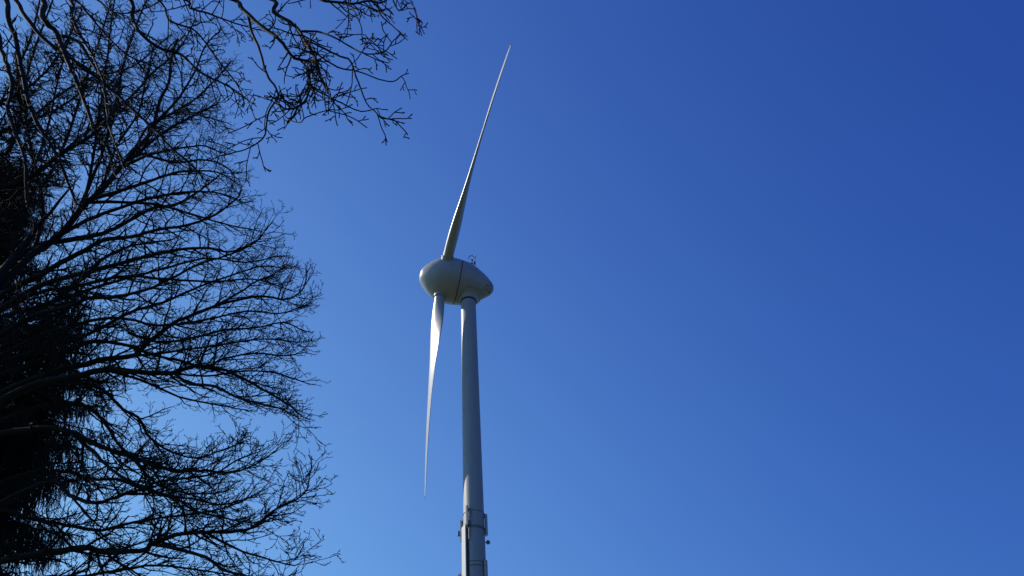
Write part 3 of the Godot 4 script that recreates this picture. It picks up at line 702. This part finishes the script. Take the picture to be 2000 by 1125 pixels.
func build_bare_tree() -> void:
	rng.seed = 41
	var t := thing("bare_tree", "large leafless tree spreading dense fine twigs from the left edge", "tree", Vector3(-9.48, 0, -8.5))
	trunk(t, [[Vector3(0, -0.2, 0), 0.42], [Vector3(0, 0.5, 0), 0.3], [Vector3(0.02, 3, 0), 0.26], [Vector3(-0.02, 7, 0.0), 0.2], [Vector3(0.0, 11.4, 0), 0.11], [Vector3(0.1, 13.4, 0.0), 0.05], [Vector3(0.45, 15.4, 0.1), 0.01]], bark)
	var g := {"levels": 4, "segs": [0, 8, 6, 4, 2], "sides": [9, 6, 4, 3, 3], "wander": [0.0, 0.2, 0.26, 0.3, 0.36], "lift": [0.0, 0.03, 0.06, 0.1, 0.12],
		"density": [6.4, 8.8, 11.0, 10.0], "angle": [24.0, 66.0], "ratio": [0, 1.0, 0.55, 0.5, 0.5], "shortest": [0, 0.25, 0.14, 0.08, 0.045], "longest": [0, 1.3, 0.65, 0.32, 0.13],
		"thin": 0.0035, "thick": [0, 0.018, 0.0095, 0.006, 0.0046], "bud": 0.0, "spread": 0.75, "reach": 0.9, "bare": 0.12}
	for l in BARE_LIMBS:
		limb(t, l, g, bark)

func build_overhanging_tree() -> void:
	rng.seed = 97
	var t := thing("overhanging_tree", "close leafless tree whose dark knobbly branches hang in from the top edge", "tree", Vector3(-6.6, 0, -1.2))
	trunk(t, [[Vector3(0, -0.2, 0), 0.45], [Vector3(0, 0.6, 0), 0.31], [Vector3(0.03, 4, 0), 0.26], [Vector3(0, 7, 0), 0.2], [Vector3(0, 8.9, 0), 0.12], [Vector3(-0.2, 10.5, 0.3), 0.06]], bark_darkened)
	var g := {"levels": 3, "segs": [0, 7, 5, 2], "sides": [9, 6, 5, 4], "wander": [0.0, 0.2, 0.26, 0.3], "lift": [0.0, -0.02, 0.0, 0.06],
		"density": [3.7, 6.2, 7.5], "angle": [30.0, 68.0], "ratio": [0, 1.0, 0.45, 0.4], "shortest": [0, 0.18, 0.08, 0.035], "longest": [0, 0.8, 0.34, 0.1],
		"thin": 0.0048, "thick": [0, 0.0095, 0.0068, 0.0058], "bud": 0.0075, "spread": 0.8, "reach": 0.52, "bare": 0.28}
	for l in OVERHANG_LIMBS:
		limb(t, l, g, bark_darkened)

func needle_strand(wood: Buf, green: Buf, p0: Vector3, d0: Vector3, length: float, droop: float) -> PackedVector3Array:
	var segs := 3
	var p := PackedVector3Array([p0])
	var rad := PackedFloat32Array([0.006])
	var d := d0
	for s in segs:
		d = (d + Vector3.DOWN * droop + rand_dir() * 0.16).normalized()
		p.push_back(p[s] + d * length / segs)
		rad.push_back(0.006 - 0.0013 * s)
	wood.tube(p, rad, 3)
	var many := int(length * 120.0)
	for k in many:
		var x := (k + rng.randf()) / many * (segs - 0.01)
		var a := int(x)
		var c := p[a].lerp(p[a + 1], x - a)
		var t := (p[a + 1] - p[a]).normalized()
		var o := rand_dir()
		o = (o - t * o.dot(t)).normalized()
		var e := c + (o * 0.75 + t * 0.8) * rng.randf_range(0.022, 0.036)
		var w := t.cross(o) * 0.0048
		green.tri(c - w, c + w, e)
	return p

# a bough grown along +x, about as long as it will be used; [wood mesh, needle mesh]
func make_bough(length: float) -> Array:
	var wood := Buf.new()
	var green := Buf.new()
	var dip := clampf(0.1 + 0.06 * length, 0.1, 0.36)
	var p := PackedVector3Array()
	var rad := PackedFloat32Array()
	var bend := rng.randf_range(-0.15, 0.15)
	for k in 11:
		var f := k / 10.0
		p.push_back(Vector3(length * f, length * (0.12 * f - dip * f * f + 0.35 * dip * f * f * f), bend * length * f * f) + rand_dir() * 0.015)
		rad.push_back(lerpf(0.012 + 0.011 * length, 0.006, f))
	wood.tube(p, rad, 5)
	var many := int(length * 26.0)
	var flip := 1.0
	for c in many:
		var f := lerpf(0.1, 1.0, (c + rng.randf()) / many)
		var x := minf(f * 10.0, 9.999)
		var k := int(x)
		var q := p[k].lerp(p[k + 1], x - k)
		var tng := (p[k + 1] - p[k]).normalized()
		var d := (tng * rng.randf_range(0.5, 0.9) + Vector3.BACK * flip * rng.randf_range(0.4, 0.9) + Vector3.UP * rng.randf_range(-0.4, 0.15)).normalized()
		flip = -flip
		var l := clampf(length * 0.3 * (1.15 - f), 0.16, 0.75) * rng.randf_range(0.7, 1.25)
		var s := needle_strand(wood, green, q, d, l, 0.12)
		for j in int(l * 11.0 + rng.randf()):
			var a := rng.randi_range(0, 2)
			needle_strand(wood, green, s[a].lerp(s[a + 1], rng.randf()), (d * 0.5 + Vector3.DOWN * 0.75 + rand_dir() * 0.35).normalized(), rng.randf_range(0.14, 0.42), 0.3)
	return [wood.mesh(spruce_bark), green.mesh(needles_mat)]

const BOUGH_LENGTHS := [0.35, 0.7, 1.2, 1.8, 2.6, 3.6]
var bough_kinds := []

func place_bough(t: Node3D, h: float, az: float, length: float) -> void:
	var best := 0
	for k in BOUGH_LENGTHS.size():
		if absf(BOUGH_LENGTHS[k] - length) < absf(BOUGH_LENGTHS[best] - length):
			best = k
	var pair: Array = bough_kinds[best][rng.randi_range(0, bough_kinds[best].size() - 1)]
	var o := MeshInstance3D.new()
	o.name = "bough"
	o.mesh = pair[0]
	t.add_child(o, true)
	var tilt := rng.randf_range(-0.12, 0.1)
	o.transform = Transform3D(Basis(Vector3.UP, az) * Basis(Vector3.BACK, tilt) * Basis.from_scale(Vector3.ONE * length / BOUGH_LENGTHS[best]), Vector3.UP * h)
	var w := MeshInstance3D.new()
	w.name = "needles"
	w.mesh = pair[1]
	o.add_child(w, true)
	w.set_meta("kind", "stuff")

func build_spruce(called: String, label: String, at: Vector3, height: float, spread: float, low: float, sd: int) -> void:
	rng.seed = sd
	if bough_kinds.is_empty():
		for l in BOUGH_LENGTHS:
			bough_kinds.append([make_bough(l), make_bough(l), make_bough(l)])
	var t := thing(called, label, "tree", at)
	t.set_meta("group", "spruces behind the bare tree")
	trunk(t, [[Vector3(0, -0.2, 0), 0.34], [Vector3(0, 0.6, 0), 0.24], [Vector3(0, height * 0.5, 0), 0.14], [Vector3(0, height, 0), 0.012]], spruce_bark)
	var h := low
	var az := 0.0
	while h < height - 0.1:
		az += 2.39996 + rng.randf_range(-0.25, 0.25)
		var down := height - h
		var l := minf(spread * pow(down / (height - low), 0.6), down * 0.72 + 0.15) * rng.randf_range(0.72, 1.12)
		place_bough(t, h, az, l)
		h += lerpf(0.07, 0.034, clampf(h / height, 0.0, 1.0))

func build_ground() -> void:
	var b := Buf.new()
	var f := FastNoiseLite.new()
	f.seed = 4
	f.frequency = 0.02
	var cells := 60
	var pts := []
	for z in cells + 1:
		var row := []
		for x in cells + 1:
			var q := Vector2((x - cells / 2.0) / (cells / 2.0), (z - cells / 2.0) / (cells / 2.0))
			var w := Vector2(signf(q.x) * pow(absf(q.x), 3.0), signf(q.y) * pow(absf(q.y), 3.0)) * 3000.0
			row.append(Vector3(w.x, -0.05 + 0.05 * f.get_noise_2d(w.x, w.y), w.y))
		pts.append(row)
	for z in cells:
		for x in cells:
			b.quad(pts[z][x], pts[z][x + 1], pts[z + 1][x + 1], pts[z + 1][x])
	var m := surface(Color(0.03, 0.045, 0.016), Color(0.075, 0.08, 0.035), 0.95, 0.02, 9.0, 21)
	var g := obj("ground", b, m, self)
	g.set_meta("kind", "structure")

func _ready() -> void:
	# camera
	var fw := Vector3(0, sin(PITCH), -cos(PITCH))
	var up0 := Vector3(0, cos(PITCH), sin(PITCH))
	var cx := Vector3.RIGHT * cos(ROLL) + up0 * sin(ROLL)
	var cu := up0 * cos(ROLL) - Vector3.RIGHT * sin(ROLL)
	var cam := Camera3D.new()
	cam.name = "camera"
	cam.fov = 42.76
	cam.far = 9000.0
	cam.transform = Transform3D(Basis(cx, cu, -fw), Vector3(0, CAM_HEIGHT, 0))
	add_child(cam)
	cam.current = true
	# sky and exposure
	var env := Environment.new()
	env.background_mode = Environment.BG_SKY
	var sky := Sky.new()
	sky.sky_material = make_sky()
	env.sky = sky
	env.tonemap_mode = Environment.TONE_MAPPER_LINEAR
	env.tonemap_exposure = 1.0
	env.sdfgi_enabled = true
	env.ssao_enabled = true
	env.ssil_enabled = true
	var we := WorldEnvironment.new()
	we.name = "environment"
	we.environment = env
	add_child(we)
	# sun
	var sun := DirectionalLight3D.new()
	sun.name = "sun"
	sun.light_energy = 1.6
	sun.light_color = Color(1.0, 0.96, 0.9)
	sun.light_angular_distance = 0.5
	sun.shadow_enabled = true
	sun.rotation_degrees = Vector3(-SUN_ELEVATION, 180.0 - SUN_AZIMUTH, 0)
	add_child(sun)

	axis_dir = Vector3(-cos(NACELLE_YAW) * cos(ROTOR_TILT), sin(ROTOR_TILT), sin(NACELLE_YAW) * cos(ROTOR_TILT))
	side_dir = Vector3(sin(NACELLE_YAW), 0, cos(NACELLE_YAW))
	rise_dir = side_dir.cross(axis_dir).normalized()
	if rise_dir.y < 0:
		rise_dir = -rise_dir
	materials()
	build_ground()
	build_turbine()
	build_bare_tree()
	build_overhanging_tree()
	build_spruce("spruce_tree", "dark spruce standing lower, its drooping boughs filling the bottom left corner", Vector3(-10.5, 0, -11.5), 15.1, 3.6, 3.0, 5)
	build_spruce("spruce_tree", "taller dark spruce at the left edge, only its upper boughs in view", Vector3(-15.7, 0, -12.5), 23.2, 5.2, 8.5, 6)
